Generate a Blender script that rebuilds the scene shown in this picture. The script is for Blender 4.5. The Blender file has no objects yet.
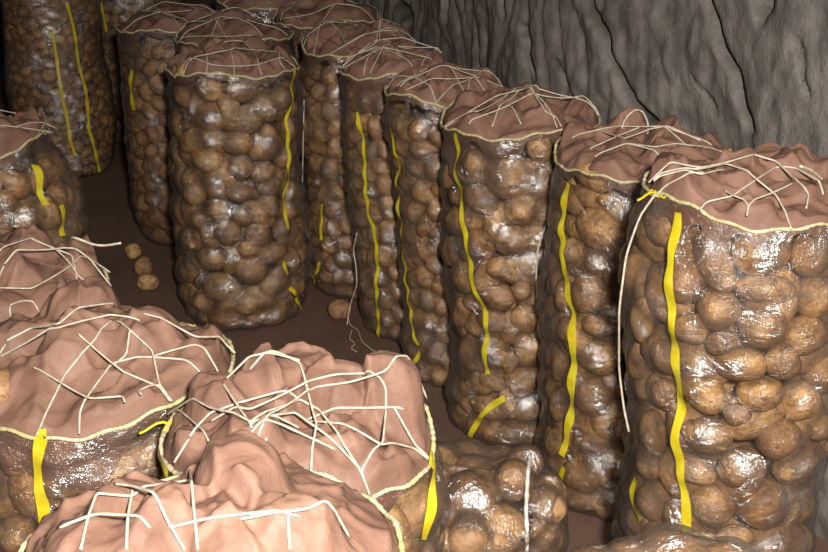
import bpy, bmesh, math, random
import numpy as np
from mathutils import Vector, Matrix, noise
from mathutils.bvhtree import BVHTree
PI = math.pi
rnd = random.Random(7)
nrs = np.random.RandomState(11)
C = bpy.context.scene.collection

# ------------------------------------------------------------------ camera
F, PITCH, CAMZ = 1200.0, math.radians(22), 1.6
CAM = np.array([0, 0, CAMZ])
FWD = np.array([0, math.cos(PITCH), -math.sin(PITCH)])
UP = np.array([0, math.sin(PITCH), math.cos(PITCH)])
RT = np.array([1.0, 0, 0])
def ray(px, py):
    d = F*FWD + (px-414)*RT + (276-py)*UP
    return d/np.linalg.norm(d)
def at(px, py, z=0.0):
    d = ray(px, py); return CAM + d*(z-CAMZ)/d[2]
def proj(p):
    v = np.asarray(p)-CAM; k = v@FWD
    return 414+F*(v@RT)/k, 276-F*(v@UP)/k
cd = bpy.data.cameras.new('camera'); cam = bpy.data.objects.new('camera', cd); C.objects.link(cam)
cam.location = CAM; cam.rotation_euler = (PI/2-PITCH, 0, 0)
cd.sensor_width = 36; cd.lens = 36*F/828; cd.clip_start = .05
bpy.context.scene.camera = cam

# ------------------------------------------------------------------ materials
class NT:
    def __init__(s, name):
        s.m = bpy.data.materials.new(name); s.m.use_nodes = True
        s.t = s.m.node_tree; s.t.nodes.clear(); s.out = s.n('ShaderNodeOutputMaterial')
    def n(s, k, **kw):
        o = s.t.nodes.new(k)
        for a, v in kw.items():
            if a in o.bl_rna.properties: setattr(o, a, v)
            else: o.inputs[a.replace('_', ' ')].default_value = v
        return o
    def l(s, a, b): s.t.links.new(a, b)
    def noise(s, vec, scale, detail=4, rough=.55, dist=0):
        o = s.n('ShaderNodeTexNoise'); o.inputs['Scale'].default_value = scale; o.inputs['Detail'].default_value = detail
        o.inputs['Roughness'].default_value = rough; o.inputs['Distortion'].default_value = dist
        if vec is not None: s.l(vec, o.inputs['Vector'])
        return o.outputs['Fac']
    def ramp(s, fac, stops):
        o = s.n('ShaderNodeValToRGB'); e = o.color_ramp.elements
        while len(e) < len(stops): e.new(.5)
        for i, (p, c) in enumerate(stops):
            e[i].position = p; e[i].color = (*c, 1) if not isinstance(c, (int, float)) else (c, c, c, 1)
        s.l(fac, o.inputs[0]); return o.outputs[0]
    def math(s, op, a, b=0.0, c=None):
        o = s.n('ShaderNodeMath'); o.operation = op
        for i, v in enumerate((a, b, c)):
            if v is None: continue
            if isinstance(v, (int, float)): o.inputs[i].default_value = v
            else: s.l(v, o.inputs[i])
        return o.outputs[0]
    def mix(s, fac, a, b, mode='MIX'):
        o = s.n('ShaderNodeMix'); o.data_type = 'RGBA'; o.blend_type = mode
        for i, v in ((0, fac), (6, a), (7, b)):
            if isinstance(v, (int, float)): o.inputs[i].default_value = v
            elif isinstance(v, tuple): o.inputs[i].default_value = (*v, 1)
            else: s.l(v, o.inputs[i])
        return o.outputs[2]
    def bump(s, h, strength=.5, dist=.01, nrm=None):
        o = s.n('ShaderNodeBump'); o.inputs['Strength'].default_value = strength; o.inputs['Distance'].default_value = dist
        s.l(h, o.inputs['Height'])
        if nrm is not None: s.l(nrm, o.inputs['Normal'])
        return o.outputs[0]
    def bsdf(s, col, rough=.6, nrm=None, spec=.5, **kw):
        o = s.n('ShaderNodeBsdfPrincipled')
        if isinstance(col, tuple): o.inputs['Base Color'].default_value = (*col, 1)
        else: s.l(col, o.inputs['Base Color'])
        if isinstance(rough, (int, float)): o.inputs['Roughness'].default_value = rough
        else: s.l(rough, o.inputs['Roughness'])
        o.inputs['Specular IOR Level'].default_value = spec
        if nrm is not None: s.l(nrm, o.inputs['Normal'])
        s.l(o.outputs[0], s.out.inputs[0]); return o

def m_potato():
    t = NT('potato_skin'); tc = t.n('ShaderNodeTexCoord'); geo = t.n('ShaderNodeNewGeometry').outputs['Position']
    ob = t.n('ShaderNodeObjectInfo').outputs['Random']
    at_ = t.n('ShaderNodeAttribute'); at_.attribute_name = 'tint'
    r = t.math('FRACT', t.math('ADD', ob, at_.outputs['Fac']))
    base = t.ramp(r, [(0, (.36, .205, .095)), (.25, (.48, .285, .125)), (.5, (.62, .385, .155)), (.75, (.30, .17, .09)), (1, (.52, .30, .11))])
    n1 = t.noise(geo, 30, 6, .68, .4)
    dirt = t.ramp(n1, [(.44, 0.0), (.60, 1.0)])
    c = t.mix(t.math('MULTIPLY', dirt, .8), base, (.15, .082, .047))
    n2 = t.noise(geo, 130, 3, .6)
    spots = t.ramp(n2, [(.60, 0.0), (.68, 1.0)])
    c = t.mix(t.math('MULTIPLY', spots, .8), c, (.07, .033, .016))
    n3 = t.noise(geo, 12, 2, .5)
    c = t.mix(t.math('MULTIPLY', t.ramp(n3, [(.5, 0.0), (.75, 1.0)]), .35), c, (.62, .40, .20))
    b = t.bump(n2, .35, .004); b = t.bump(n1, .4, .008, b)
    t.bsdf(c, .52, b, .35); return t.m
def m_film():
    t = NT('woven_clear_film'); uv = t.n('ShaderNodeUVMap').outputs[0]; geo = t.n('ShaderNodeNewGeometry').outputs['Position']
    mp = t.n('ShaderNodeMapping'); t.l(uv, mp.inputs[0]); mp.inputs['Scale'].default_value = (1, 1.6, 1)
    w1 = t.n('ShaderNodeTexWave'); w1.bands_direction = 'X'; w1.inputs['Scale'].default_value = 85; w1.inputs['Distortion'].default_value = 1.5; t.l(uv, w1.inputs[0])
    w2 = t.n('ShaderNodeTexWave'); w2.bands_direction = 'Y'; w2.inputs['Scale'].default_value = 85; w2.inputs['Distortion'].default_value = 1.5; t.l(uv, w2.inputs[0])
    weave = t.math('ADD', w1.outputs['Fac'], w2.outputs['Fac'])
    wr = t.noise(mp.outputs[0], 26, 5, .6, .6)
    wr2 = t.noise(geo, 110, 3, .6)
    b = t.bump(wr2, .6, .004); b = t.bump(wr, .8, .016, b); b = t.bump(weave, .2, .0012, b)
    lw = t.n('ShaderNodeLayerWeight'); lw.inputs['Blend'].default_value = .42
    pn = t.ramp(t.noise(geo, 10, 3, .6), [(.42, 0.0), (.62, 1.0)])
    fac = t.math('ADD', t.math('MULTIPLY', t.math('POWER', lw.outputs['Facing'], 2.6), .6), t.math('MULTIPLY_ADD', pn, .30, .05))
    fac = t.math('MINIMUM', fac, .85)
    pn2 = t.ramp(t.noise(geo, 14, 3, .6), [(.51, 0.0), (.61, 1.0)])
    tr = t.n('ShaderNodeBsdfTransparent'); tr.inputs[0].default_value = (.96, .93, .90, 1)
    df = t.n('ShaderNodeBsdfDiffuse'); df.inputs[0].default_value = (.145, .112, .094, 1)
    mx = t.n('ShaderNodeMixShader'); t.l(fac, mx.inputs[0]); t.l(tr.outputs[0], mx.inputs[1]); t.l(df.outputs[0], mx.inputs[2])
    gl = t.n('ShaderNodeBsdfGlossy'); gl.inputs['Roughness'].default_value = .21; gl.inputs[0].default_value = (.95, .97, 1, 1); t.l(b, gl.inputs['Normal'])
    fr = t.n('ShaderNodeFresnel'); fr.inputs[0].default_value = 1.62; t.l(b, fr.inputs['Normal'])
    m2 = t.n('ShaderNodeMixShader'); t.l(t.math('MAXIMUM', t.math('MINIMUM', fr.outputs[0], .45), t.math('MULTIPLY_ADD', pn2, .36, .045)), m2.inputs[0]); t.l(mx.outputs[0], m2.inputs[1]); t.l(gl.outputs[0], m2.inputs[2])
    t.l(m2.outputs[0], t.out.inputs[0]); return t.m
def m_cloth():
    t = NT('brown_paper_cloth'); geo = t.n('ShaderNodeNewGeometry').outputs['Position']
    n1 = t.noise(geo, 14, 4, .55); n2 = t.noise(geo, 60, 4, .6, .8); n3 = t.noise(geo, 600, 2)
    c = t.ramp(n1, [(.3, (.155, .084, .060)), (.7, (.25, .142, .104))])
    vo = t.n('ShaderNodeTexVoronoi'); vo.feature = 'F1'; vo.inputs['Scale'].default_value = 17
    dv = t.n('ShaderNodeVectorMath'); dv.operation = 'MULTIPLY_ADD'; nz = t.n('ShaderNodeTexNoise'); nz.inputs['Scale'].default_value = 9; t.l(geo, nz.inputs['Vector'])
    t.l(nz.outputs['Color'], dv.inputs[0]); dv.inputs[1].default_value = (.12, .12, .12); t.l(geo, dv.inputs[2]); t.l(dv.outputs[0], vo.inputs['Vector'])
    rg = t.math('ABSOLUTE', t.math('SUBTRACT', t.noise(geo, 17, 3, .5, 1.2), .5))
    b = t.bump(n3, .15, .001); b = t.bump(n2, .3, .006, b); b = t.bump(vo.outputs['Distance'], .2, .012, b)
    t.bsdf(c, .58, b, .25); return t.m
def m_simple(name, c1, c2, sc, rough, bs=.2, spec=.4, bd=.002):
    t = NT(name); geo = t.n('ShaderNodeNewGeometry').outputs['Position']; n = t.noise(geo, sc, 3)
    t.bsdf(t.ramp(n, [(.4, c1), (.6, c2)]), rough, t.bump(n, bs, bd), spec); return t.m
def m_rock():
    t = NT('grey_cellar_rock'); geo = t.n('ShaderNodeNewGeometry').outputs['Position']
    mp = t.n('ShaderNodeMapping'); t.l(geo, mp.inputs[0]); mp.inputs['Scale'].default_value = (1, 1, .75)
    n1 = t.noise(mp.outputs[0], 2.6, 6, .6, .6); n2 = t.noise(mp.outputs[0], 14, 8, .62, .3); n3 = t.noise(geo, 90, 4, .65)
    c = t.ramp(n1, [(.3, (.18, .165, .155)), (.55, (.25, .23, .212)), (.75, (.34, .30, .27))])
    c = t.mix(t.math('MULTIPLY', t.ramp(n2, [(.35, 1.0), (.6, 0.0)]), .55), c, (.045, .044, .046))
    c = t.mix(t.math('MULTIPLY', t.ramp(n3, [(.66, 0.0), (.74, 1.0)]), .35), c, (.34, .32, .30))
    at_ = t.n('ShaderNodeAttribute'); at_.attribute_name = 'crack'
    c = t.mix(at_.outputs['Fac'], c, (.012, .011, .010))
    b = t.bump(n3, .4, .006); b = t.bump(n2, .35, .03, b)
    t.bsdf(c, .62, b, .35); return t.m
def m_floor():
    t = NT('brown_earth_floor'); geo = t.n('ShaderNodeNewGeometry').outputs['Position']
    n1 = t.noise(geo, 3, 5, .6); n2 = t.noise(geo, 40, 5, .6)
    c = t.ramp(n1, [(.3, (.125, .075, .056)), (.7, (.175, .108, .080))])
    c = t.mix(t.math('MULTIPLY', t.ramp(n2, [(.6, 0.0), (.75, 1.0)]), .3), c, (.07, .045, .034))
    t.bsdf(c, .75, t.bump(n2, .3, .008), .25); return t.m
MP, MF, MC = m_potato(), m_film(), m_cloth()
MT = m_simple('off_white_twine', (.42, .36, .28), (.58, .52, .42), 90, .6, .4)
MR = m_simple('cream_overlock_edge', (.42, .37, .17), (.52, .45, .31), 22, .7, .5)
MY = m_simple('yellow_tape', (.52, .42, .012), (.62, .52, .03), 40, .4, .2)
MW = m_simple('white_plastic_seam', (.55, .50, .45), (.75, .70, .66), 60, .35, .4)

# ------------------------------------------------------------------ mesh helpers
def mesh_obj(name, V, Fc, mat, parent=None, smooth=True, uv=None, attr=None):
    me = bpy.data.meshes.new(name); me.from_pydata(np.asarray(V).tolist(), [], Fc if isinstance(Fc, list) else Fc.tolist())
    me.materials.append(mat)
    if smooth: me.polygons.foreach_set('use_smooth', [True]*len(me.polygons))
    if uv is not None:
        l = me.uv_layers.new(name='UVMap'); idx = np.zeros(len(me.loops), int); me.loops.foreach_get('vertex_index', idx)
        l.data.foreach_set('uv', np.asarray(uv)[idx].ravel())
    if attr is not None:
        a = me.attributes.new(attr[0], 'FLOAT', 'POINT'); a.data.foreach_set('value', np.asarray(attr[1], dtype=float))
    me.update()
    o = bpy.data.objects.new(name, me); C.objects.link(o)
    if parent is not None: o.parent = parent
    return o
def grid_faces(nr, nc, wrap):
    i = np.arange(nr-1)[:, None]; j = np.arange(nc if wrap else nc-1)[None, :]; j2 = (j+1) % nc
    a = i*nc+j; b = i*nc+j2; c = (i+1)*nc+j2; d = (i+1)*nc+j
    return np.stack([a, b, c, d], -1).reshape(-1, 4)
def tube(pts, r, nseg=6, closed=False, rmod=None):
    P = np.asarray(pts, float); n = len(P)
    if closed: T = np.roll(P, -1, 0)-np.roll(P, 1, 0)
    else: T = np.gradient(P, axis=0)
    T /= np.linalg.norm(T, axis=1)[:, None]+1e-12
    ref = np.tile(np.array([0.13, 0.21, 1.0]), (n, 1)); bad = np.abs((T*ref).sum(1)) > .9; ref[bad] = [1, .2, .1]
    A = np.cross(T, ref); A /= np.linalg.norm(A, axis=1)[:, None]+1e-12; B = np.cross(T, A)
    a = np.arange(nseg)*2*PI/nseg; rr = np.full(n, r) if rmod is None else r*rmod
    V = P[:, None]+rr[:, None, None]*(A[:, None]*np.cos(a)[None, :, None]+B[:, None]*np.sin(a)[None, :, None])
    V = V.reshape(-1, 3); f = grid_faces(n, nseg, True).tolist()
    if closed: f += [[(n-1)*nseg+j, (n-1)*nseg+(j+1) % nseg, (j+1) % nseg, j] for j in range(nseg)]
    else: f += [list(range(nseg))[::-1], [(n-1)*nseg+j for j in range(nseg)]]
    return V, f
def join(parts):
    V = []; Fs = []; k = 0
    for v, f in parts:
        V.append(v); Fs += [[q+k for q in p] for p in f]; k += len(v)
    return np.concatenate(V), Fs
def resample(P, step):
    P = np.asarray(P, float); s = np.r_[0, np.cumsum(np.linalg.norm(np.diff(P, axis=0), axis=1))]
    n = max(3, int(s[-1]/step)+1); t = np.linspace(0, s[-1], n)
    return np.stack([np.interp(t, s, P[:, k]) for k in range(P.shape[1])], 1)
def smooth_line(P, it=4):
    P = P.copy()
    for _ in range(it): P[1:-1] = .5*P[1:-1]+.25*(P[:-2]+P[2:])
    return P
def empty(name, loc, label, cat, group=None):
    o = bpy.data.objects.new(name, None); C.objects.link(o); o.location = loc; o.empty_display_size = .1
    o['label'] = label; o['category'] = cat
    if group: o['group'] = group
    return o
def ico(sub):
    bm = bmesh.new(); bmesh.ops.create_icosphere(bm, subdivisions=sub, radius=1)
    V = np.array([v.co[:] for v in bm.verts]); Fc = np.array([[v.index for v in f.verts] for f in bm.faces]); bm.free(); return V, Fc
ICO = {s: ico(s) for s in (1, 2, 3)}
def bumpy(V, seed):
    o = Vector((seed*7.3, seed*3.1, seed*1.7)); out = []
    bend = rnd.uniform(-.16, .16); tp = rnd.uniform(-.16, .16)
    for v in V:
        p = Vector(v); k = 1+.13*noise.noise(p*.95+o)+.035*noise.noise(p*3.2+o)
        q = p*k; q.y = q.y*(1+tp*q.x)+bend*(q.x*q.x-.4); out.append(q[:])
    out = np.array(out); out /= np.abs(out).max(0)[None]
    return out
NV = 14
SHAPE3 = [bumpy(ICO[3][0], s) for s in range(NV)]
SHAPE2 = [bumpy(ICO[2][0], s+30) for s in range(NV)]
PMESH = []
for s in range(NV):
    me = bpy.data.meshes.new('potato'); me.from_pydata(SHAPE3[s].tolist(), [], ICO[3][1].tolist()); me.materials.append(MP)
    me.polygons.foreach_set('use_smooth', [True]*len(me.polygons)); PMESH.append(me)

# ------------------------------------------------------------------ sack model
POT = []      # all potatoes: dict(c, M(3x3 axes*size), sack, z, real)
OCC = []      # opaque meshes (V,F) world
class Sack: pass
SACKS = []
def pn1(x, seed): return noise.noise(Vector((x, seed*1.37, seed*.71)))

def sack(key, nick, label, cx, cy, w, yb=None, h=None, prof=None, lean=(0, 0), seeds=(), stripes=(), strings=None, dome=.075,
         cloth=True, lumps=(), density=1.0, film_it=12, far=0, psize=.041, extra=(), tails=(), skirt=.06, open_pots=(), seam=None, creases=34, ties=(), sw=.0085):
    S = Sack(); S.key = key; S.nick = nick; seed = len(SACKS)+3; S.seed = seed
    rs = np.random.RandomState(100+seed); rr = random.Random(200+seed)
    if yb is not None:
        lo, hi = .3, 1.15
        for _ in range(40):
            h = (lo+hi)/2; p = at(cx, cy, h); R = w/2*np.linalg.norm(p-CAM)/F; tc = -p[:2]/np.linalg.norm(p[:2])
            y = proj([p[0]+tc[0]*R, p[1]+tc[1]*R, 0])[1]
            if y < yb: lo = h
            else: hi = h
    p = at(cx, cy, h); R = w/2*np.linalg.norm(p-CAM)/F
    S.h = h; S.R = R; S.x, S.y = p[0]-lean[0], p[1]-lean[1]; S.lean = lean
    print('SACK %s pos %.2f %.2f h %.2f R %.3f' % (key, S.x, S.y, h, R))
    pz, pr = zip(*(prof or [(0, .80), (.06, .96), (.2, 1.03), (.45, .99), (.7, 1.03), (.9, 1.01), (1, .97)]))
    ph = rr.uniform(0, 9)
    def Rz(z): return R*np.interp(z/h, pz, pr)*(1+.03*np.sin(z/h*9+ph)+.012*np.sin(z/h*23+2*ph))
    def cz(z):
        k = np.clip(z/h, 0, 1); k = k*k*(3-2*k)
        return S.x+lean[0]*k+.006*np.sin(z*13+ph), S.y+lean[1]*k
    def rimz(th): return h+.010*np.sin(2*th+ph)+.007*np.sin(5*th+2*ph)
    S.Rz, S.cz = Rz, cz
    tocam = math.atan2(-S.y, -S.x); S.tocam = tocam
    # --- potatoes of the outer layer in (theta, z)
    P = []   # th, z, a, b, ang, depth, fixed
    def march(px, py, inset):
        d = ray(px, py); best = None; t0 = math.hypot(S.x, S.y)-R*1.6; 
        ts = np.arange(max(t0, .1), t0+R*3.4, .003)/math.hypot(d[0], d[1])
        Q = CAM[None]+ts[:, None]*d[None]; X, Y = cz(Q[:, 2]); rad = np.hypot(Q[:, 0]-X, Q[:, 1]-Y)-(Rz(Q[:, 2])-inset)
        ok = np.where(rad < 0)[0]; i = ok[0] if len(ok) else int(np.argmin(rad))
        q = Q[i]; X, Y = cz(q[2]); return math.atan2(q[1]-Y, q[0]-X), q[2], q
    S.march = march
    for s in seeds:
        px, py, a, b = s[:4]; ang = s[4] if len(s) > 4 else 0
        if len(s) <= 4 and b > a: a, b, ang = b, a, 90
        k = np.linalg.norm(march(px, py, .03)[2]-CAM)/F
        b_, a_ = b*k*1.05, a*k; dep = min(b_, a_, .046)*.9
        th, z, q = march(px, py, dep)
        P.append([th, z, a_, b_, -math.radians(ang), dep, True])
    # auto fill by power-Voronoi relaxation
    G = .013; nu = int(2*PI*R/G); ztop = h-.035 if cloth else h-.02
    nz = int((ztop-.005)/G)
    U, Z = np.meshgrid(np.arange(nu)*G, .005+np.arange(nz)*G); U = U.ravel(); Z = Z.ravel(); L = nu*G
    fixed = np.array([[((q[0]+PI) % (2*PI))*R, q[1], (q[2]+q[3])/2] for q in P]).reshape(-1, 3)
    covered = np.zeros(len(U), bool)
    for q, f in zip(P, fixed):
        du = (U-f[0]+L/2) % L-L/2; dz = Z-f[1]; c, s_ = math.cos(q[4]), math.sin(q[4])
        covered |= ((du*c+dz*s_)/(q[2]+.002))**2+((-du*s_+dz*c)/(q[3]+.002))**2 < 1
    free = np.where(~covered)[0]; n = int(len(free)*G*G/(PI*psize*psize*.90)*density)
    if n > 0:
        # farthest-ish start
        pts = []; cand = rs.choice(free, min(len(free), n*12))
        for ci in cand:
            if len(pts) >= n: break
            u, z = U[ci], Z[ci]; mind = psize*rr.uniform(.9, 1.5)
            if all(((u-a+L/2) % L-L/2)**2+(z-b)**2 > mind*mind for a, b in pts) and all(((u-f[0]+L/2) % L-L/2)**2+(z-f[1])**2 > (f[2]+.012)**2 for f in fixed): pts.append((u, z))
        pts = np.array(pts).reshape(-1, 2); n = len(pts); wgt = rs.uniform(-.00035, .00055, n)*(psize/.041)**2
        if n:
            Uf, Zf = U[free], Z[free]
            for it in range(9):
                D = ((Uf[:, None]-pts[None, :, 0]+L/2) % L-L/2)**2+(Zf[:, None]-pts[None, :, 1])**2-wgt[None]
                own = D.argmin(1)
                for i in range(n):
                    m = own == i
                    if m.sum() < 4: continue
                    du = (Uf[m]-pts[i, 0]+L/2) % L-L/2; mu = du.mean(); mz = Zf[m].mean()
                    if it < 8: pts[i] = ((pts[i, 0]+mu*.8) % L, pts[i, 1]*.2+mz*.8)
                    else:
                        dv = Zf[m]-mz; cv = np.cov(np.stack([du-mu, dv])); ev, E = np.linalg.eigh(cv)
                        a = 2*math.sqrt(max(ev[1], 1e-6)); b = 2*math.sqrt(max(ev[0], 1e-6))
                        if len(seeds) > 9 and (b < .022 or m.sum()*G*G < .0019) and math.cos((pts[i, 0]/R-PI)-tocam) > .3: continue
                        if b < .011: continue
                        a = min(a, .062); b = min(max(b, .017), .048); a = min(a, b*1.7)
                        P.append([pts[i, 0]/R-PI, pts[i, 1], a*.985, b*.985, math.atan2(E[1, 1], E[0, 1]), min(b, .046)*.92, False])
    S.P = P
    for th, z, a, b, ang, dep, fx in P:
        zc = max(z, b*.8 if abs(math.sin(ang)) < .6 else a*.8); rc = float(Rz(zc))-dep*1.0-(0 if fx else rr.uniform(0, .008)+(.011 if len(seeds) > 9 else 0)); X, Y = cz(zc)
        N = np.array([math.cos(th), math.sin(th), 0]); T = np.array([-math.sin(th), math.cos(th), 0]); K = np.array([0, 0, 1.0])
        # screen angle measured with T pointing left/right: T points to viewer's right when facing
        A = T*math.cos(ang)+K*math.sin(ang); B = -T*math.sin(ang)+K*math.cos(ang)
        c = np.array([X, Y, zc])+N*rc
        if math.cos(th-tocam) < -.45: continue
        POT.append(dict(c=c, M=np.stack([A*a, B*b, N*dep], 1), s=S, z=zc, a=a, b=b, var=rr.randrange(NV), flip=rr.random() < .5, inner=False))
    # inner filling
    nin = int(h*R*2*PI/(.0078)*.75)
    for i in range(nin):
        th = tocam+rr.uniform(-1.9, 1.9); z = rr.uniform(.045, h-.06); r_ = float(Rz(z))-rr.uniform(.125, .155)
        X, Y = cz(z); a, b, d = rr.uniform(.04, .055), rr.uniform(.036, .045), .038
        Q = Matrix.Rotation(rr.uniform(0, 6.28), 3, Vector((rr.random()-.5, rr.random()-.5, rr.random()-.5)).normalized())
        POT.append(dict(c=np.array([X+r_*math.cos(th), Y+r_*math.sin(th), z]), M=np.array(Q)@np.diag([a, b, d]), s=S, z=z, a=a, b=b, var=rr.randrange(NV), flip=False, inner=True))
    # --- film envelope
    NT_, NZ = (190, 150) if not far else (90, 84)
    if h < .5: NZ = 80
    th = -PI+np.arange(NT_)*2*PI/NT_; zz = np.linspace(0, 1, NZ)
    TH, ZF = np.meshgrid(th, zz); RZT = np.vectorize(rimz)(th); ZZ = ZF*RZT[None]
    base = Rz(ZZ)-.030; top = np.clip((ZF-.90)/.08, 0, 1); base = base*(1-top)+(Rz(ZZ)-.004)*top
    obs = base.copy()
    for (t, z, a, b, ang, dep, fx) in P:
        zc = max(z, b*.8 if abs(math.sin(ang)) < .6 else a*.8); rc = float(Rz(zc))-dep
        dth = (TH-t+PI) % (2*PI)-PI; m = (np.abs(dth) < .5) & (np.abs(ZZ-zc) < .08)
        du = rc*np.sin(dth[m]); dz = ZZ[m]-zc; c, s_ = math.cos(ang), math.sin(ang)
        q = ((du*c+dz*s_)/a)**2+((-du*s_+dz*c)/b)**2
        v = np.where(q < 1, rc*np.cos(dth[m])+dep*np.sqrt(np.clip(1-q, 0, 1)), -1)
        obs[m] = np.maximum(obs[m], v)
    e = np.clip(1-ZF/.05, 0, 1); obs = obs-e**2*0.0
    Rf = obs+.004
    for _ in range(film_it):
        A = (np.roll(Rf, 1, 1)+np.roll(Rf, -1, 1))*.5; B = Rf.copy(); B[1:-1] = .5*(Rf[2:]+Rf[:-2])
        Rf = np.maximum(obs+.004, .5*A+.5*B)
    # smooth slightly, then wrinkles
    for _ in range(2):
        A = (np.roll(Rf, 1, 1)+np.roll(Rf, -1, 1))*.5; B = Rf.copy(); B[1:-1] = .5*(Rf[2:]+Rf[:-2]); Rf = .5*Rf+.25*A+.25*B
    Rf += .0012
    S.Rf, S.th, S.RZT, S.NT, S.NZ = Rf, th, RZT, NT_, NZ
    def film_r(t, z):
        ti = ((t+PI) % (2*PI))/(2*PI)*NT_; i0 = int(ti) % NT_; i1 = (i0+1) % NT_; ft = ti-int(ti)
        rz = rimz(t); zi = min(max(z/rz, 0), 1)*(NZ-1); k0 = min(int(zi), NZ-2); fz = zi-k0
        return (Rf[k0, i0]*(1-ft)+Rf[k0, i1]*ft)*(1-fz)+(Rf[k0+1, i0]*(1-ft)+Rf[k0+1, i1]*ft)*fz
    S.film_r = film_r; S.rimz = rimz
    def surf(t, z, off=0.0):
        X, Y = cz(z); r_ = film_r(t, z)+off; return np.array([X+r_*math.cos(t), Y+r_*math.sin(t), z])
    root = empty('potato_sack', (S.x, S.y, 0), label, 'sack', 'potato sacks standing in the cellar'); S.root = root
    O = np.array([S.x, S.y, 0])
    X, Y = cz(ZZ); V = np.stack([X+Rf*np.cos(TH)-S.x, Y+Rf*np.sin(TH)-S.y, ZZ], -1).reshape(-1, 3)
    V[:, 2] = np.maximum(V[:, 2], .001)
    Fc = grid_faces(NZ, NT_, True).tolist(); uv = np.stack([TH*R, ZZ], -1).reshape(-1, 2)
    # bottom disc
    V = np.vstack([V, [[0, 0, .001]]]); uv = np.vstack([uv, [[0, 0]]]); Fc += [[(j+1) % NT_, j, len(V)-1] for j in range(NT_)]
    # --- top heightfield (cloth or film)
    NG = (200 if key in 'IJKH' else 150) if not far else 80; gx = np.linspace(-1, 1, NG)*R*1.15; cs = gx[1]-gx[0]
    GX, GY = np.meshgrid(gx, gx); cxh, cyh = cz(h)
    rho = np.hypot(GX, GY)/R; TG = np.arctan2(GY, GX); rz = rimz(TG)
    Hf = rz-.004+dome*np.clip(1-np.clip(rho, 0, 1)**2.2, 0, 1)*.75
    LL = [( (at(px, py, h+dome*.6)[:2]-np.array([cxh, cyh])), r_, up) for px, py, r_, up in lumps]
    tops = []
    if len(lumps) < 6 or not cloth:
        tries = 0; pts = [(l[0][0], l[0][1]) for l in LL]
        while len(pts) < (15 if cloth else 24) and tries < 900:
            tries += 1; a = rr.uniform(0, 2*PI); q = R*.80*math.sqrt(rr.random()); pt = (q*math.cos(a), q*math.sin(a))
            if all(math.hypot(pt[0]-o[0], pt[1]-o[1]) > .066 for o in pts):
                pts.append(pt); LL.append((np.array(pt), rr.uniform(.034, .05), rr.uniform(-.012, .012)))
    for (c, r_, up) in LL:
        asp = rr.uniform(1, 1.35); an = rr.uniform(0, PI); dx = GX-c[0]; dy = GY-c[1]
        q = ((dx*math.cos(an)+dy*math.sin(an))/(r_*asp))**2+((-dx*math.sin(an)+dy*math.cos(an))/r_)**2
        rc = min(np.hypot(*c)/R, .97); zc = float(rimz(math.atan2(c[1], c[0])))+dome*(1-rc**2.2)*.75+up-r_*.55
        Hf = np.maximum(Hf, np.where(q < 1, zc+r_*np.sqrt(np.clip(1-q, 0, 1)), -9)); tops.append((c, r_, asp, an, zc))
    H0 = Hf.copy()
    for _ in range(10 if cloth else 22):
        A = Hf.copy(); A[1:-1, 1:-1] = .25*(Hf[2:, 1:-1]+Hf[:-2, 1:-1]+Hf[1:-1, 2:]+Hf[1:-1, :-2]); Hf = np.maximum(H0, A)
    Hf[1:-1, 1:-1] = .25*(Hf[2:, 1:-1]+Hf[:-2, 1:-1]+Hf[1:-1, 2:]+Hf[1:-1, :-2])
    if cloth:
        for _ in range(creases):
            a0 = rr.uniform(0, 2*PI); q = R*math.sqrt(rr.random()); x0, y0 = q*math.cos(a0), q*math.sin(a0)
            if LL and rr.random() < .65:   # fan out of a lump
                c = rr.choice(LL)[0]; a0 = rr.uniform(0, 2*PI); x0, y0 = c[0]+.02*math.cos(a0), c[1]+.02*math.sin(a0); an = a0+rr.uniform(-.4, .4)
            else: an = rr.uniform(0, 2*PI)
            Ln = rr.uniform(.05, .17); dx = GX-x0; dy = GY-y0; s1 = dx*math.cos(an)+dy*math.sin(an); s2 = -dx*math.sin(an)+dy*math.cos(an)
            s2 = s2+rr.uniform(-1.6, 1.6)*s1*s1+.004*np.sin(s1*40+a0)
            win = np.clip(s1/.02, 0, 1)*np.clip((Ln-s1)/(.6*Ln), 0, 1); amp = rr.uniform(.004, .012); wd = rr.uniform(.012, .03)
            sg = 1 if rr.random() < .5 else -1; s2 = s2*sg
            Hf += amp*win*np.where(s2 > 0, np.exp(-s2/.0045), np.exp(s2/wd))
    if cloth:
        ns_ = 60; sx = rs.uniform(-1.1, 1.1, ns_)*R; sy = rs.uniform(-1.1, 1.1, ns_)*R; tx = rs.normal(0, .16, ns_); ty = rs.normal(0, .16, ns_); am = rs.uniform(.2, 1, ns_)
        WX = np.zeros_like(GX); WY = np.zeros_like(GX); NN = np.zeros_like(GX)
        for j in range(NG):
            for i in range(NG):
                x, y = gx[i]+S.x, gx[j]+S.y
                WX[j, i] = noise.noise(Vector((x*9, y*9, seed)))*.035; WY[j, i] = noise.noise(Vector((x*9, y*9, seed+9)))*.035
                NN[j, i] = (1-min(1, abs(noise.noise(Vector((x*26+WX[j, i]*60, y*26, seed*3))))*2.4))**2
        DD = np.hypot(GX[..., None]+WX[..., None]-sx, GY[..., None]+WY[..., None]-sy); o2 = np.argsort(DD, -1)[..., :2]
        f1 = np.take_along_axis(DD, o2[..., :1], -1)[..., 0]; f2 = np.take_along_axis(DD, o2[..., 1:], -1)[..., 0]; c1 = o2[..., 0]
        T_ = tx[c1]*(GX+WX-sx[c1])+ty[c1]*(GY+WY-sy[c1])
        T_[1:-1, 1:-1] = .5*T_[1:-1, 1:-1]+.125*(T_[2:, 1:-1]+T_[:-2, 1:-1]+T_[1:-1, 2:]+T_[1:-1, :-2])
        Hf += T_+.010*am[c1]*np.clip(1-(f2-f1)/.016, 0, 1)**1.5+.0035*NN
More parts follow.
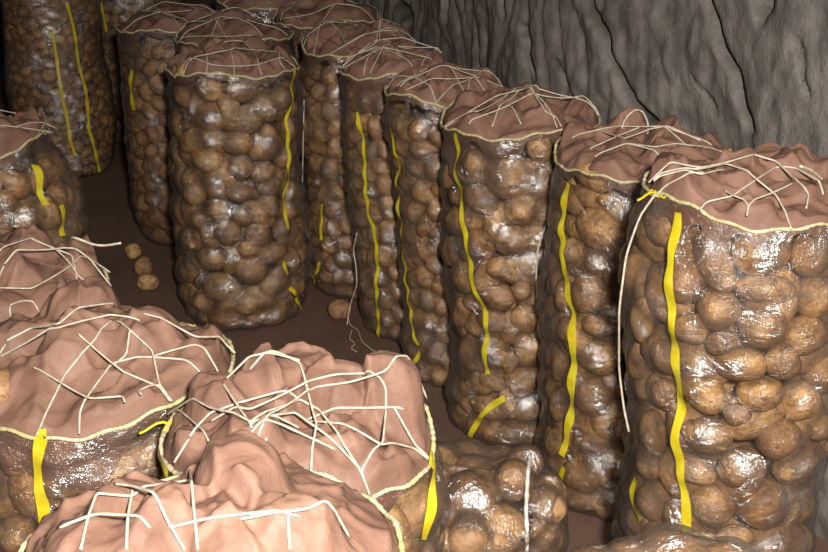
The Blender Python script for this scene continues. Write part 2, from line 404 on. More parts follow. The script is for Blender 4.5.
    if cloth:
        for _ in range(2): Hf[1:-1, 1:-1] = .5*Hf[1:-1, 1:-1]+.125*(Hf[2:, 1:-1]+Hf[:-2, 1:-1]+Hf[1:-1, 2:]+Hf[1:-1, :-2])
    S.Hf = Hf
    def hgt(x, y):
        u = (x-cxh+R*1.15)/cs; v = (y-cyh+R*1.15)/cs
        u = min(max(u, 0), NG-1.001); v = min(max(v, 0), NG-1.001); i, j = int(u), int(v); fu, fv = u-i, v-j
        return (Hf[j, i]*(1-fu)+Hf[j, i+1]*fu)*(1-fv)+(Hf[j+1, i]*(1-fu)+Hf[j+1, i+1]*fu)*fv
    S.hgt = hgt
    rim = []
    for i in range(NT_):
        X, Y = cz(RZT[i]); rim.append([X+Rf[-1, i]*math.cos(th[i]), Y+Rf[-1, i]*math.sin(th[i]), RZT[i]])
    rim = np.array(rim); S.rim = rim
    nr = 74 if not far else 34
    if cloth:
        Lsk = np.array([skirt*max(.12, .5+1.0*pn1(math.cos(t)*2.2+seed, seed)+.7*pn1(math.sin(t)*3.1, seed+.5)+.5*pn1(t*5, seed)) for t in th])
        nsk = 9; CV = []
        for k in range(nsk):           # skirt rows bottom -> top
            f = k/(nsk-1)
            for i in range(NT_):
                z = RZT[i]-.004-Lsk[i]*(1-f); q = surf(th[i], z, -.0035 if f < .99 else -.005); CV.append(q)
        for k in range(1, nr):
            f = 1-k/nr
            for i in range(NT_):
                x = cxh+(rim[i, 0]-cxh)*f*.975; y = cyh+(rim[i, 1]-cyh)*f*.975; b = min(1, k/3.0)
                CV.append([x, y, hgt(x, y)*b+(RZT[i]-.004)*(1-b)])
        CV.append([cxh, cyh, hgt(cxh, cyh)]); CV = np.array(CV); nrow = nsk+nr-1
        CF = grid_faces(nrow, NT_, True).tolist(); CF += [[(nrow-1)*NT_+j, (nrow-1)*NT_+(j+1) % NT_, len(CV)-1] for j in range(NT_)]
        mesh_obj('cloth_cover', CV-O, CF, MC, root); OCC.append((CV, CF))
        S.bvh = BVHTree.FromPolygons(CV.tolist(), CF)
        mesh_obj('woven_film', V, Fc, MF, root, uv=uv)
    else:
        base_i = (NZ-1)*NT_; n0 = len(V); TV = []
        for k in range(1, nr):
            f = 1-k/nr
            for i in range(NT_):
                x = cxh+(rim[i, 0]-cxh)*f; y = cyh+(rim[i, 1]-cyh)*f; b = min(1, k/5.0); b = b*b*(3-2*b)
                TV.append([x-S.x, y-S.y, (hgt(x, y)+.004)*b+RZT[i]*(1-b)])
        TV.append([cxh-S.x, cyh-S.y, hgt(cxh, cyh)+.004])
        V = np.vstack([V, TV]); uv = np.vstack([uv, np.array(TV)[:, :2]])
        for j in range(NT_): Fc.append([base_i+j, base_i+(j+1) % NT_, n0+(j+1) % NT_, n0+j])
        Fc += (grid_faces(nr-1, NT_, True)+n0).tolist(); last = n0+(nr-2)*NT_; Fc += [[last+j, last+(j+1) % NT_, len(V)-1] for j in range(NT_)]
        mesh_obj('woven_film', V, Fc, MF, root, uv=uv)
        S.bvh = BVHTree.FromPolygons((V+O).tolist(), Fc)
        for (c, r_, asp, an, zc) in tops:
            A = np.array([math.cos(an), math.sin(an), 0]); B = np.array([-math.sin(an), math.cos(an), 0])
            POT.append(dict(c=np.array([cxh+c[0], cyh+c[1], zc]), M=np.stack([A*r_*asp, B*r_, np.array([0, 0, r_])], 1), s=S, z=h, a=r_*asp, b=r_, var=rr.randrange(NV), flip=False, inner=False, top=True))
    # potatoes laid bare on top (px,py,a,b)
    for px, py, a, b, zo in open_pots:
        q = at(px, py, h+zo); k = np.linalg.norm(q-CAM)/F; q[2] = h+zo
        POT.append(dict(c=q, M=np.diag([a*k, b*k*1.1, b*k*.9]), s=S, z=h, a=a*k, b=b*k, var=rr.randrange(NV), flip=False, inner=False, top=True))
    # rim seam
    if cloth or seam == 'rim':
        ns = NT_*3; rp = resample(np.vstack([rim, rim[:1]]), .0035)[:-1]; a = np.arange(len(rp))
        rp = rp+np.array([[0, 0, .0025*math.sin(i*.31+ph)] for i in a])
        rv, rf = tube(rp, .0033, 6, True, rs.uniform(.75, 1.3, len(rp))); mesh_obj('rim_edging', rv-O, rf, MR, root)
    for px, py in ties:      # yellow tape end knotted round the rim
        pp = np.array([proj(q) for q in rim]); i0 = int(np.argmin(np.hypot(pp[:, 0]-px, pp[:, 1]-py)))
        seg = resample(np.array([rim[(i0+k) % NT_] for k in range(-4, 5)]), .0012); a = np.arange(len(seg))
        coil = seg+np.stack([.0034*np.cos(a*.55), .0034*np.sin(a*.55), .0034*np.sin(a*.55+1)], 1)
        end = np.array([seg[len(seg)//2]+np.array([.008*k*math.cos(px), -.004*k, .006*math.sin(k)]) for k in range(6)])
        tv, tf = join([tube(coil, .0019, 5), tube(smooth_line(end, 1), .0022, 5)]); mesh_obj('yellow_knot', tv-O, tf, MY, root)
    # lacing
    def lay(P, off=.0028):
        P = resample(P, .005); g = np.array([hgt(x, y) for x, y in P[:, :2]])+off
        inside = np.array([math.hypot(x-cxh, y-cyh) < R*1.03 for x, y in P[:, :2]])
        z = np.where(inside, g, P[:, 2])
        n = len(z)
        # taut: upper envelope smoothing
        for _ in range(260):
            m = z.copy(); m[1:-1] = .5*(z[2:]+z[:-2]); z = np.where(inside, np.maximum(g, m), z)
        P[:, 2] = z; return P
    tb = []
    def hit(px, py):
        loc = S.bvh.ray_cast(Vector(CAM), Vector(ray(px, py)))[0]
        return np.array(loc) if loc is not None else at(px, py, h)
    if strings is None and cloth:
        k = 8 if not far else 6; a0 = rr.uniform(0, 2*PI)
        for i in range(k):
            a = a0+i*2*PI/k+rr.uniform(-.15, .15); b = a+rr.choice([1.5, 2.1, 2.6, -2.2])+rr.uniform(-.2, .2)
            c1 = rr.uniform(-.05, .05); q = [np.array([cxh+R*.98*math.cos(a), cyh+R*.98*math.sin(a), h])]
            e_ = np.array([cxh+R*.98*math.cos(b), cyh+R*.98*math.sin(b), h]); mid = (q[0]+e_)/2+np.array([rr.uniform(-.04, .04), rr.uniform(-.04, .04), 0])
            tb.append(tube(smooth_line(lay([q[0], mid, e_]), 3), .0016, 5))
    for st in (strings or []):
        P3 = [hit(px, py) for px, py in st]
        for e_, ins in ((0, 0), (-1, None)):
            v2 = P3[e_][:2]-np.array([cxh, cyh]); ll = np.linalg.norm(v2)
            if .80*R < ll < .97*R:
                q = P3[e_].copy(); q[:2] = np.array([cxh, cyh])+v2/ll*R*.985; q[2] = h
                P3 = [q]+P3 if ins == 0 else P3+[q]
        tb.append(tube(smooth_line(lay(P3), 1), .0017, 6))
    if tb:
        v, f = join(tb); mesh_obj('lacing_twine', v-O, f, MT, root)
    # stripes
    for st in stripes:
        wd = sw if len(st) < 1 or not isinstance(st[0], float) else st[0]; st = [q for q in st if not isinstance(q, float)]
        tz = []
        for px, py in st:
            t, z, q = march(px, py, 0); tz.append([t, z])
        tz = np.array(tz); tz[:, 0] = np.unwrap(tz[:, 0]); tz[:, 0] *= R; tz = smooth_line(resample(tz, .006), 5)
        tz[:, 1] = np.clip(tz[:, 1], .006, h)
        d = np.gradient(tz, axis=0); d /= np.linalg.norm(d, axis=1)[:, None]+1e-9; nrm = np.stack([-d[:, 1], d[:, 0]], 1)
        SV = []
        for i in range(len(tz)):
            for k in (-1, -.33, .33, 1):
                q = tz[i]+nrm[i]*k*wd*(1+.15*math.sin(i*.35)); SV.append(surf(q[0]/R, max(q[1], .004), .0022+.0012*math.sin(i*.5+k)))
        mesh_obj('yellow_stripe', np.array(SV)-O, grid_faces(len(tz), 4, False), MY, root)
    for tl in tails:     # loose twine hanging against the sack: (px,py,offset from the film)
        P3 = []
        for px, py, off in tl:
            t, z, q = march(px, py, -off); P3.append(q)
        P3 = smooth_line(resample(P3, .008), 6); v, f = tube(P3, .0022, 6); mesh_obj('twine_tail', v-O, f, MT, root)
    if seam and seam != 'rim':
        P3 = []
        for px, py in seam:
            loc = S.bvh.ray_cast(Vector(CAM), Vector(ray(px, py)))[0]
            if loc is not None: P3.append(np.array(loc)+np.array([0, 0, .001]))
        P3 = smooth_line(resample(P3, .006), 2); a = np.arange(len(P3)); v, f = tube(P3, .004, 6, False, 1+.15*np.sin(a*1.3)); mesh_obj('edge_seam', v-O, f, MW, root)
    SACKS.append(S); return S

exec_data = None
S1_seeds = [(667,226,24,22),(714,259,32,17,62),(762,253,28,22,-8),(809,254,20,22),(832,228,14,14),(686,279,27,21,90),(640,275,20,24),(719,308,22,21),(722,281,15,10),
 (767,289,31,14,5),(813,296,22,20,20),(762,323,24,23),(804,335,26,20,10),(690,328,20,16),(723,342,17,12,-30),(740,364,26,18,-5),(783,362,20,16,30),(818,368,17,20),
 (668,355,20,16,20),(704,391,27,19,30),(665,392,14,16),(760,393,23,18),(800,400,21,20),(643,320,13,24),(640,360,12,22),(655,433,24,14,70),(707,434,26,18),(737,414,14,11),
 (777,436,24,22),(797,460,32,19,-15),(818,427,16,13),(651,465,17,15),(696,470,21,15),(740,468,22,20),(712,504,23,23),(762,503,27,27),(808,505,20,20),(655,500,22,18,60),(682,518,22,18,60),
 (786,542,24,18),(734,537,20,13),(826,545,12,15),(845,270,20,22),(848,315,18,22),(846,350,16,18),(845,400,20,20),(843,450,20,20)]
S3_seeds = [(598,177,26,14),(572,198,22,13,20),(560,221,13,11),(601,228,26,22,15),(631,213,10,16),(608,200,13,7),(574,251,14,13),(596,263,13,11),(614,274,11,17),(589,293,19,21),(613,310,13,15),
 (598,326,17,11),(565,296,12,18),(625,340,10,14),(570,330,14,14),(599,357,21,18),(595,396,22,23),(592,439,20,17),(618,430,10,14),(614,464,13,18),(582,476,23,17),(613,497,11,12),(582,513,23,18),(607,519,12,13),
 (561,365,10,18),(559,404,11,20),(557,443,12,18),(640,245,9,16),(660,195,16,14),(633,280,9,14)]
S4_seeds = [(475,164,13,15),(509,176,26,24),(540,147,13,18),(542,180,9,14),(482,199,21,16,30),(521,209,17,18),(446,175,9,14),(459,221,16,14),(480,243,17,19),(513,238,21,17),(530,264,13,13),(502,268,16,12),
 (452,251,10,15),(468,277,16,17),(499,296,19,14),(522,289,11,12),(492,320,18,12),(525,317,17,15),(495,349,18,21),(528,348,18,19),(470,352,13,22),(462,312,10,18),(521,380,19,17),(544,373,9,14),
 (490,408,22,12,5),(528,410,14,13),(513,432,20,14,-10),(468,432,14,13),(541,398,7,9),(500,151,14,7)]
A_seeds = [(209,87,15,13),(242,88,17,14),(186,73,13,10),(185,95,13,12),(212,117,18,15),(249,118,18,14,-20),(278,98,14,13),(176,123,15,17),(193,140,17,13,-35),(237,143,18,11),(267,142,12,19),(208,159,18,15),
 (288,130,9,14),(283,156,12,13),(166,150,8,15),(263,172,15,11),(241,168,14,12),(173,172,13,17),(195,192,13,15),(218,189,12,12),(241,193,16,9),(269,186,14,10),(178,210,15,19),(200,219,10,10),(218,210,14,14),
 (243,215,12,11),(268,206,13,13),(228,232,15,13),(257,234,13,13),(281,229,10,14),(193,239,18,12),(166,232,7,13),(212,258,19,12),(249,248,12,9),(272,252,18,11),(250,268,18,15,10),(192,270,13,14),
 (222,287,21,15),(180,290,13,16),(273,282,17,12,-30),(204,300,12,12),(247,303,12,13),(297,284,9,13),(228,319,21,14),(273,313,20,15,-20),(300,303,9,12),(192,309,7,7),(170,270,8,15),(288,190,9,13)]
wasp = [(0, .84), (.07, .97), (.14, .99), (.19, .89), (.3, .89), (.5, .93), (.75, .99), (.9, 1.0), (1, .98)]

sack('S1', 'big front right sack', 'big brightly lit sack of tan potatoes under brown cloth at the right edge', 752, 189, 222, h=.95, ties=[(657,192),(826,196)], seeds=S1_seeds,
  prof=[(0, .82), (.1, .93), (.3, .94), (.6, .98), (.8, 1.02), (.93, 1.01), (1, .95)], dome=.05, far=0,
  stripes=[[(680,212),(674,250),(670,290),(672,330),(678,370),(679,410),(676,440),(682,480),(686,510),(688,545)], [(635,478),(632,490),(634,505),(641,520)]],
  strings=[[(659,196),(678,174),(696,175),(725,171),(752,187),(775,201),(785,213)],[(661,202),(683,183),(704,174)],[(704,212),(732,201),(752,187),(775,169)],[(724,192),(732,202),(747,217)],
   [(754,156),(775,169),(803,188),(808,201),(806,210)],[(747,217),(775,201),(792,185)],[(775,169),(795,174),(823,196)],[(658,200),(700,185),(725,171)],[(655,195),(700,174),(754,156)]],
  tails=[[(657,192,.004),(640,215,.012),(626,255,.012),(619,310,.018),(619,370,.018),(624,410,.02),(629,432,.02)], [(823,180,.02),(812,170,.05),(800,166,.08)]])
sack('S3', 'loop-topped sack behind the front right one', 'tall sack with a twine loop on top, just left of the big front right sack', 641, 154, 178, yb=528, ties=[(724,154)], seeds=S3_seeds,
  prof=[(0, .84), (.06, .95), (.15, .99), (.21, .92), (.32, .98), (.5, 1.0), (.8, 1.0), (.93, 1.0), (1, .97)], dome=.04, lean=(.01, 0),
  stripes=[[(569,183),(563,215),(563,250),(568,285),(572,320),(574,345),(572,380),(570,420),(563,455)], [(563,468),(558,490),(555,510)]],
  strings=[[(572,139),(606,131),(674,133),(712,147)],[(595,158),(625,145),(663,162)],[(625,145),(655,150),(693,148),(720,154)],[(600,132),(625,145),(650,140),(700,142)],[(590,150),(640,137),(690,150)]],
  open_pots=[(662,156,13,9,.0)], tails=[], skirt=.03)
sack('S4', 'third sack from the right', 'tall sack with shiny shoulder and long yellow stripe, third from the right along rock wall', 518, 118, 158, yb=455, sw=.0072, seeds=S4_seeds, prof=wasp, dome=.05, lean=(-.02, 0), skirt=.10,
  stripes=[[(457,133),(455,165),(460,200),(467,240),(470,270),(480,300),(487,320),(485,350),(487,375)], [(505,396),(488,408),(475,425),(471,442)], [(578,103),(590,112),(594,122)]],
  strings=[[(447,130),(477,114),(496,106),(516,89)],[(471,128),(504,111),(528,101),(570,111),(587,101)],[(492,128),(518,99),(545,118),(556,123)],[(516,89),(535,104),(552,121)],[(496,106),(521,125)],[(539,90),(576,101),(594,114)],[(450,127),(500,98),(539,90)]],
  tails=[[(546,225,.006),(538,245,.008),(536,275,.008),(537,300,.008)]])
sack('S5', 'fourth sack from the right', 'narrower sack with tangled twine on its top, fourth from the right along the rock wall', 446, 90, 118, yb=392, sw=.0058, lean=(-.03, 0), prof=wasp, dome=.055, skirt=.12, psize=.038,
  stripes=[[(390,118),(396,150),(398,200),(403,240),(408,290),(413,325),(419,345)],[(418,352),(415,360),(410,373)]])
sack('S6', 'fifth sack from the right', 'slim sack with reddish brown cloth top, fifth from the right along the rock wall', 393, 68, 106, yb=346, sw=.0058, lean=(-.045, 0), dome=.055, skirt=.12, psize=.038,
  stripes=[[(357,112),(365,150),(367,200),(374,230),(378,260),(376,290),(379,320),(381,340)]],
  tails=[[(357,233,.012),(353,250,.012),(356,265,.012),(357,285,.012),(350,305,.012),(347,325,.014)]])
sack('S7', 'sack right of the centre left one', 'shadowed sack with slack twine on top, beside the well-lit centre left sack', 357, 44, 116, yb=304, sw=.0058, dome=.05, skirt=.07, psize=.038,
  stripes=[[(322,204),(321,240)],[(321,262),(316,275),(311,288)]], tails=[[(304,100,.02),(303,150,.02),(302,200,.02),(306,230,.02),(311,247,.02)]])
sack('A', 'shiny centre left sack', 'full glossy sack standing alone in front of the back row, centre left', 232, 64, 134, yb=334, sw=.0058, seeds=A_seeds, dome=.05, skirt=.05,
  prof=[(0, .88), (.05, .99), (.15, 1.03), (.3, 1.01), (.6, 1.01), (.85, .98), (.95, .94), (1, .91)],
  stripes=[[(293,68),(292,90),(289,120),(290,150),(288,180),(286,200),(287,228)],[(286,262),(289,275)],[(290,288),(297,310)],[(159,150),(159,175)]],
  strings=[[(188,63),(211,56),(231,53),(254,55),(278,53)],[(198,44),(208,68)],[(231,52),(234,70)],[(225,43),(243,47),(254,55),(259,70)],[(278,53),(280,66)],[(225,43),(251,33)],[(180,70),(211,72),(234,70),(259,70),(290,66)]])
sack('D', 'sack hidden behind the centre left one', 'mostly hidden sack directly behind the glossy centre left sack', 233, 34, 118, h=.825, dome=.045, far=1, psize=.038)
sack('C', 'sack at the left end of the back row', 'dark lower sack behind and left of the glossy centre left sack', 175, 24, 110, yb=250, dome=.05, far=1, psize=.038,
  stripes=[[(133,70),(131,85),(135,110)]])
sack('E', 'far sack by the rock wall', 'far sack with looped twine on its cloth top beside the rock wall', 325, 17, 108, h=.82, dome=.05, far=1, psize=.038)
sack('E2', 'far middle sack', 'dim far sack at the top edge behind the hidden sack', 262, 0, 92, h=.82, dome=.05, far=1, psize=.038)
sack('B', 'farthest upper left sack', 'tall far sack of small potatoes in the upper left, standing on open floor', 47, -22, 92, yb=180, dome=.05, far=1, psize=.031,
  stripes=[[.006,(52,30),(57,60),(63,100),(70,140),(75,155)],[.006,(66,2),(75,40),(85,90),(88,130),(98,172)]], prof=[(0,.95),(.05,1.05),(.3,1.05),(.7,1.0),(1,.95)])
sack('B2', 'dark sack behind the upper left one', 'dark sack behind the tall upper left sack', 132, -26, 90, h=.79, dome=.05, far=1, psize=.034, stripes=[[.006,(102,2),(104,15),(107,32)]])
sack('G', 'left edge sack', 'sack with clear shoulder cut by the left edge, behind the brown cloth heaps', -22, 138, 150, h=.75, dome=.05, psize=.044, skirt=.02,
  prof=[(0, .9), (.1, 1.1), (.5, 1.17), (.8, 1.14), (.93, 1.0), (1, .85)], stripes=[[(35,165),(38,182),(46,205)],[(60,205),(64,222),(64,236)]])
sack('H', 'cloth-topped sack at the left edge', 'sack showing only its folded brown cloth top at the left edge', -5, 292, 222, h=.72, dome=.10, psize=.042,
  strings=[[(0,252),(31,239),(59,261),(80,284)],[(0,278),(65,258),(90,262)],[(31,240),(72,258),(78,284)],[(0,289),(33,302),(72,281),(98,268)],[(33,302),(10,315)]],
  tails=[[(70,242,-.03),(72,236,.02),(98,247,.06),(121,243,.10)]])
sack('I', 'lumpy cloth-topped sack at lower left', 'low wide sack with lumpy laced cloth top and yellow stripe at the lower left', 96, 366, 276, h=.75, ties=[(182,314)], dome=.075, psize=.045, skirt=.075,
  lumps=[(78,352,.055,.02),(85,316,.05,.026),(150,345,.05,.02),(198,352,.045,.01),(30,370,.045,.0),(140,392,.05,.0),(95,390,.045,-.005),(110,335,.05,.01),(200,330,.035,.0),(15,340,.045,.0)],
  stripes=[[(47,421),(40,445),(37,470),(42,495),(46,525)]], open_pots=[(4,388,16,22,.02)],
  strings=[[(0,355),(33,338),(59,327),(114,306)],[(0,358),(59,330),(111,320),(140,322)],[(46,418),(65,384),(95,348),(112,322)],[(80,415),(112,368),(153,361),(183,361),(199,374)],[(33,369),(59,394),(91,407),(124,415)],
   [(78,335),(124,376),(160,392)],[(116,322),(130,332),(153,358),(160,390)],[(130,332),(127,361),(112,368)],[(143,315),(196,345),(228,368)],[(153,358),(196,346)],[(160,390),(140,413)]],
  seeds=[(60,455,26,14,5),(18,450,22,24),(62,480,24,19),(90,475,22,20,-30),(5,500,18,20),(60,515,24,18),(20,535,22,20),(95,520,20,18)])
sack('J', 'laced sack at bottom centre', 'open sack with white twine laced over brown cloth in the centre foreground', 300, 435, 272, h=.76, ties=[(183,383),(160,415)], dome=.085, psize=.045, skirt=.05, creases=44,
  lumps=[(392,398,.040,.045),(290,385,.06,.02),(230,400,.055,.01),(340,400,.05,.02),(380,440,.045,.0),(300,440,.05,-.01),(250,440,.05,.0),(200,430,.04,-.01),(330,470,.04,-.02),(270,470,.045,-.01)],
  stripes=[[(167,428),(156,450),(148,480)],[.009,(424,452),(433,466),(431,490),(424,540)]], open_pots=[(338,515,22,12,-.05)],
  strings=[[(250,371),(277,359),(300,365),(308,394)],[(211,423),(250,411),(308,394),(365,375)],[(310,392),(350,398),(386,411),(427,413)],[(308,421),(365,415),(404,411)],[(310,423),(327,426),(381,451),(415,450)],
   [(250,424),(300,405),(319,421),(342,448),(361,474)],[(250,428),(296,430),(338,451),(361,474)],[(250,436),(281,436),(335,451)],[(308,394),(317,436),(311,490)],[(386,411),(383,451),(361,474)],
   [(394,409),(415,448)],[(267,440),(258,467)],[(365,375),(386,394),(386,411)],[(168,415),(211,425),(252,425),(300,430)],[(192,442),(211,423),(300,402)],[(223,385),(252,430)],[(227,380),(250,368),(300,362)],[(252,461),(265,425),(310,390)],[(171,413),(215,458)]])
sack('K', 'nearest sack at the bottom edge', 'nearest sack at the bottom edge, potatoes bulging under brown cloth and twine', 213, 566, 388, h=.83, dome=.085, psize=.045, creases=44, skirt=.03,
  lumps=[(242,500,.050,.034),(190,540,.05,.01),(130,510,.045,.0),(290,545,.05,.02),(340,560,.05,.0),(90,550,.045,.0),(230,560,.05,.0),(160,500,.035,-.01),(330,535,.04,-.01),(380,570,.04,.0)],
  open_pots=[(150,546,24,12,.055)],
  strings=[[(81,552),(98,505),(133,505),(192,482)],[(133,490),(127,552)],[(190,473),(194,510),(198,552)],[(169,530),(223,519),(300,519)],[(288,517),(290,552)],[(115,486),(133,505),(169,530),(185,552)],[(60,530),(98,520),(150,530)],[(240,522),(308,519),(350,540)]])
sack('M', 'low see-through sack at bottom centre', 'low clear-topped sack with a white seam, between the laced sack and the tall ones', 468, 490, 196, h=.40, dome=.05, cloth=False, psize=.045, density=1,
  seeds=[(495,545,26,15),(543,532,15,20),(446,540,20,16)],
  lumps=[(472,495,.050,.02),(513,479,.038,.01),(440,505,.045,.01),(500,508,.045,.0),(430,480,.045,.0),(475,462,.04,.0)],
  seam=[(530,456),(528,470),(527,490),(526,510),(527,530),(527,551)])
sack('N', 'clear sack cut off at bottom right', 'clear-topped sack with pale rim, cut off by the bottom edge before the big sack', 676, 632, 330, h=.70, dome=.06, cloth=False, psize=.046, seam='rim',
  lumps=[(632,548,.045,.0),(680,552,.05,.0),(730,556,.045,.0),(600,570,.045,.0),(660,590,.05,.0),(710,600,.05,.0),(760,590,.045,.0)])

# ------------------------------------------------------------------ which potatoes does the view show
Vs = []; Fs = []; own = []; k = 0; iv, ifc = ICO[1]
for i, p in enumerate(POT):
    v = iv@p['M'].T+p['c']; Vs += v.tolist(); Fs += (ifc+k).tolist(); own += [i]*len(ifc); k += len(iv)
for V, Fc in OCC:
    Vs += np.asarray(V).tolist(); Fs += [[q+k for q in f] for f in Fc]; own += [-1]*len(Fc); k += len(V)
bv = BVHTree.FromPolygons(Vs, Fs); cnt = np.zeros(len(POT)); o = Vector(CAM)
for py in range(2, 552, 4):
    for px in range(2, 828, 4):
        r = bv.ray_cast(o, Vector(ray(px, py)))
        if r[0] is not None and own[r[2]] >= 0: cnt[own[r[2]]] += 1
del Vs, Fs
order = [i for i in np.argsort(-cnt) if cnt[i] > 0 and not POT[i]['inner']]
print('VISIBLE potatoes', len(order))
chosen = order[:292]
ORD = ['first', 'second', 'third', 'fourth', 'fifth', 'sixth', 'seventh', 'eighth', 'ninth', 'tenth', 'eleventh', 'twelfth', 'thirteenth', 'fourteenth']
bands = {}
for i in chosen:
    p = POT[i]; row = -1 if p.get('top') else max(0, int((p['s'].h-p['z'])/.082)); bands.setdefault((p['s'].key, row), []).append(i)
rowmap = {}
for (kk, row) in sorted(bands): rowmap.setdefault(kk, []).append(row)
for (kk, row), ids in bands.items():
    ids.sort(key=lambda i: proj(POT[i]['c'])[0]); rown = [r for r in rowmap[kk] if r >= 0].index(row) if row >= 0 else -1
    for j, i in enumerate(ids):
        p = POT[i]; me = PMESH[p['var']]; ob = bpy.data.objects.new('potato', me); C.objects.link(ob)
        M = Matrix([list(r) for r in p['M']]).to_4x4(); M.translation = Vector(p['c'])
        if p['flip']: M = M@Matrix.Diagonal((-1, -1, 1, 1))
        ob.matrix_world = M
        asp = p['a']/p['b']; look = ('large ' if p['a'] > .050 else 'small ' if p['a'] < .036 else '')+('oblong ' if asp > 1.35 else 'rounded ')
        where = 'on top' if row < 0 else 'in row %s' % ORD[min(rown, 13)]
        ob['label'] = ' '.join((look+'potato %s from left %s of %s' % (ORD[min(j, 13)], where if row >= 0 else 'on top', p['s'].nick)).split()[:16])
        ob['category'] = 'potato'; ob['group'] = 'potatoes in the '+p['s'].nick
ch = set(chosen); V = []; Fc = []; tn = []; k = 0
for i, p in enumerate(POT):
    if i in ch: continue
    if p['inner']: sv, sf = ICO[1]; v = sv
    else:
        sv, sf = ICO[2]; v = SHAPE2[p['var']]
    v = v@p['M'].T+p['c']; V.append(v); Fc.append(sf+k); k += len(v); tn += [rnd.random()]*len(v)
so = mesh_obj('packed_potatoes', np.concatenate(V), np.concatenate(Fc), MP, attr=('tint', tn))
so['kind'] = 'stuff'; so['category'] = 'potatoes'; so['label'] = 'brown potatoes packed deeper and farther back inside all the sacks'

# loose potatoes
for (px, py, a, b, lab) in [(144, 268, 9, 10, 'small loose potato on the floor left of the glossy sack, upper of two'), (148, 282, 11, 9, 'small loose potato on the floor left of the glossy sack, lower of two'),
        (133, 251, 9, 8, 'loose potato in shadow at the foot of the dark lower sack'), (340, 311, 12, 11, 'single loose potato on the floor between the row sacks')]:
    q = at(px, py, .03); kk = np.linalg.norm(q-CAM)/F; a *= kk; b *= kk
    ob = bpy.data.objects.new('potato', PMESH[rnd.randrange(NV)]); C.objects.link(ob); ob.location = (q[0], q[1], b*.97); ob.scale = (a, b*1.05, b); ob.rotation_euler = (0, 0, rnd.uniform(-.4, .4))
    ob['label'] = lab; ob['category'] = 'potato'; ob['group'] = 'loose potatoes on the floor'
def floor_twine(pts, lab):
    P = smooth_line(resample([at(x, y, .004) for x, y in pts], .006), 5); v, f = tube(P, .002, 6); ob = mesh_obj('twine_scrap', v, f, MT)
    ob['label'] = lab; ob['category'] = 'twine'; return ob
floor_twine([(348,315),(350,325),(358,330),(362,342),(372,350),(378,353)], 'crumpled white twine scrap on the floor beside the loose potato')
floor_twine([(352,330),(349,339),(356,344),(350,348),(357,352)], 'short curled twine end on the floor left of the longer scrap')
# twine loop on the second sack
S3 = [s for s in SACKS if s.key == 'S3'][0]
cp = at(635, 131, S3.h+.05); kk = np.linalg.norm(cp-CAM)/F
lp = [np.array([cp[0]+x*kk, cp[1]+.01*math.sin(x), cp[2]+y*kk]) for x, y in [(-14,-6),(-13,8),(-8,18),(0,22),(8,18),(12,8),(12,-8)]]
lp = smooth_line(resample(lp, .005), 4); v, f = tube(lp, .0022, 6); mesh_obj('twine_loop', v-np.array([S3.x, S3.y, 0]), f, MT, S3.root)
# paper scrap
q = at(337, 288, .004); w = .012
pc = [[-2*w, -w, 0], [2*w, -.6*w, .006], [2.1*w, .7*w, .012], [-1.8*w, .8*w, .004]]
ob = mesh_obj('paper_scrap', np.array(pc)+q, [[0, 1, 2, 3]], MW); ob['label'] = 'tiny white paper scrap on the floor near the loose potato'; ob['category'] = 'scrap'

# ------------------------------------------------------------------ setting
def structure(o): o['kind'] = 'structure'; return o
nx, ny = 60, 80; gx = np.linspace(-5, 5, nx); gy = np.linspace(-2, 9, ny); GX, GY = np.meshgrid(gx, gy)
GZ = np.array([min(0, -.004+.006*noise.noise(Vector((x*1.3, y*1.3, 0)))) for x, y in zip(GX.ravel(), GY.ravel())]).reshape(GX.shape)-.002
structure(mesh_obj('floor', np.stack([GX, GY, GZ], -1).reshape(-1, 3), grid_faces(ny, nx, False), m_floor()))
# rock wall: vertical plane parallel to the row of sacks
a = [s for s in SACKS if s.key == 'S1'][0]; b = [s for s in SACKS if s.key == 'E'][0]
d = np.array([b.x-a.x, b.y-a.y]); d /= np.linalg.norm(d); nrm = np.array([d[1], -d[0]])      # to the right of the row
if nrm[0] < 0: nrm = -nrm
P0 = np.array([a.x, a.y])+nrm*(.44)
def wall_uv(px, py):
    r = ray(px, py); t = ((P0-CAM[:2])@nrm)/(r[:2]@nrm); q = CAM+r*t; return (q[:2]-P0)@d, q[2]
print('wall uv', wall_uv(828, 100), wall_uv(400, 5), wall_uv(600,0))
cracks = [[(588,-5),(596,18),(607,36),(613,62),(622,85),(633,108),(648,125),(658,150)], [(704,-5),(710,15),(714,30),(722,50),(730,72),(735,90),(742,108),(746,125)], [(388,-5),(394,8),(403,20)],
          [(444,-5),(445,18)], [(504,-5),(507,15)], [(530,30),(536,40),(535,55),(540,72)], [(770,-5),(766,10),(762,20)], [(690,80),(700,95),(706,112)], [(560,60),(566,80),(575,98)], [(800,40),(806,70),(812,95)]]
cuv = [np.array([wall_uv(*q) for q in c]) for c in cracks]
nu, nz = 520, 240; us = np.linspace(-1.6, 5.2, nu); zs = np.linspace(-.05, 2.3, nz); UU, ZZ = np.meshgrid(us, zs)
D = np.zeros(UU.size); Uf = UU.ravel(); Zf = ZZ.ravel()
for i in range(Uf.size):
    u, z = Uf[i], Zf[i]
    w_ = noise.noise(Vector((u*1.1, z*.7, 3)))
    g = noise.noise(Vector((u*8+1.3*z+2.2*noise.noise(Vector((u*2, z*2.2, 1))), z*1.3, 5)))
    flute = abs(g); am = .12+.88*max(0, min(1, (u-.9)/.9))
    D[i] = .06*w_+.022*noise.noise(Vector((u*2.6+z, z*2.1, 9)))-.019*am*(1-flute)**5+.012*noise.noise(Vector((u*11, z*7, 2)))+.006*noise.noise(Vector((u*30, z*22, 4)))
crk = np.zeros(Uf.size)
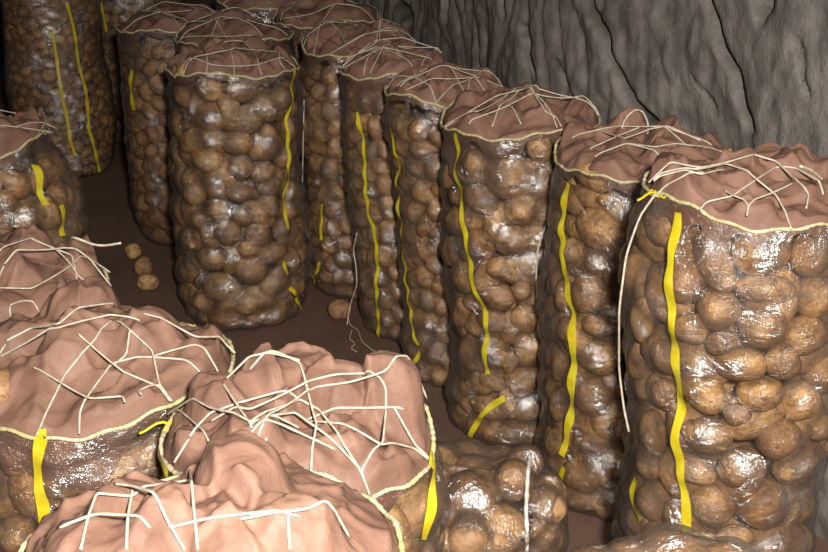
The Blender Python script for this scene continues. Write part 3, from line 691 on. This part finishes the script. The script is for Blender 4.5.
for ci, c in enumerate(cuv):
    wd = [.016, .014, .03, .012, .010, .012, .010, .006, .006, .006][ci]; best = np.full(Uf.size, 9.)
    for (p, q) in zip(c[:-1], c[1:]):
        e = q-p; t = np.clip(((Uf-p[0])*e[0]+(Zf-p[1])*e[1])/(e@e), 0, 1); best = np.minimum(best, np.hypot(Uf-p[0]-t*e[0]+.006*np.sin(Zf*60), Zf-p[1]-t*e[1]))
    k_ = np.exp(-(best/wd)**2); D -= .07*k_*(1 if wd > .008 else .35); crk = np.maximum(crk, k_*(1 if wd > .008 else .4))
D = np.clip(D, -.2, .10)
X = P0[0]+d[0]*Uf-nrm[0]*D; Y = P0[1]+d[1]*Uf-nrm[1]*D
structure(mesh_obj('wall_right', np.stack([X, Y, Zf], 1), grid_faces(nz, nu, False), m_rock(), attr=('crack', np.clip(crk, 0, 1))))
us = np.linspace(-5, 3, 90); zs = np.linspace(-.05, 2.6, 40); UU, ZZ = np.meshgrid(us, zs)
YY = 7.3+np.array([.12*noise.noise(Vector((u*1.5, z*1.5, 0))) for u, z in zip(UU.ravel(), ZZ.ravel())]).reshape(UU.shape)
structure(mesh_obj('wall_back', np.stack([UU, YY, ZZ], -1).reshape(-1, 3), grid_faces(40, 90, False), m_simple('dark_earth_wall', (.03, .022, .018), (.05, .036, .028), 6, .9)))

# ------------------------------------------------------------------ light
def area(loc, target, size, power, col):
    l = bpy.data.lights.new('lamp', 'AREA'); l.shape = 'DISK'; l.size = size; l.energy = power; l.color = col
    o = bpy.data.objects.new('lamp', l); C.objects.link(o); o.location = loc
    o.rotation_euler = (Vector(target)-Vector(loc)).to_track_quat('-Z', 'Y').to_euler(); return o
area((.14, -.1, 1.80), (.25, 2.8, .4), .12, 118, (1, .93, .84))
w = bpy.data.worlds.new('world'); bpy.context.scene.world = w; w.use_nodes = True
w.node_tree.nodes['Background'].inputs[0].default_value = (.75, .85, 1, 1); w.node_tree.nodes['Background'].inputs[1].default_value = .014
sc = bpy.context.scene
sc.view_settings.view_transform = 'Standard'; sc.view_settings.look = 'None'; sc.view_settings.exposure = 0
sc.cycles.transparent_max_bounces = 24; sc.cycles.sample_clamp_indirect = 4
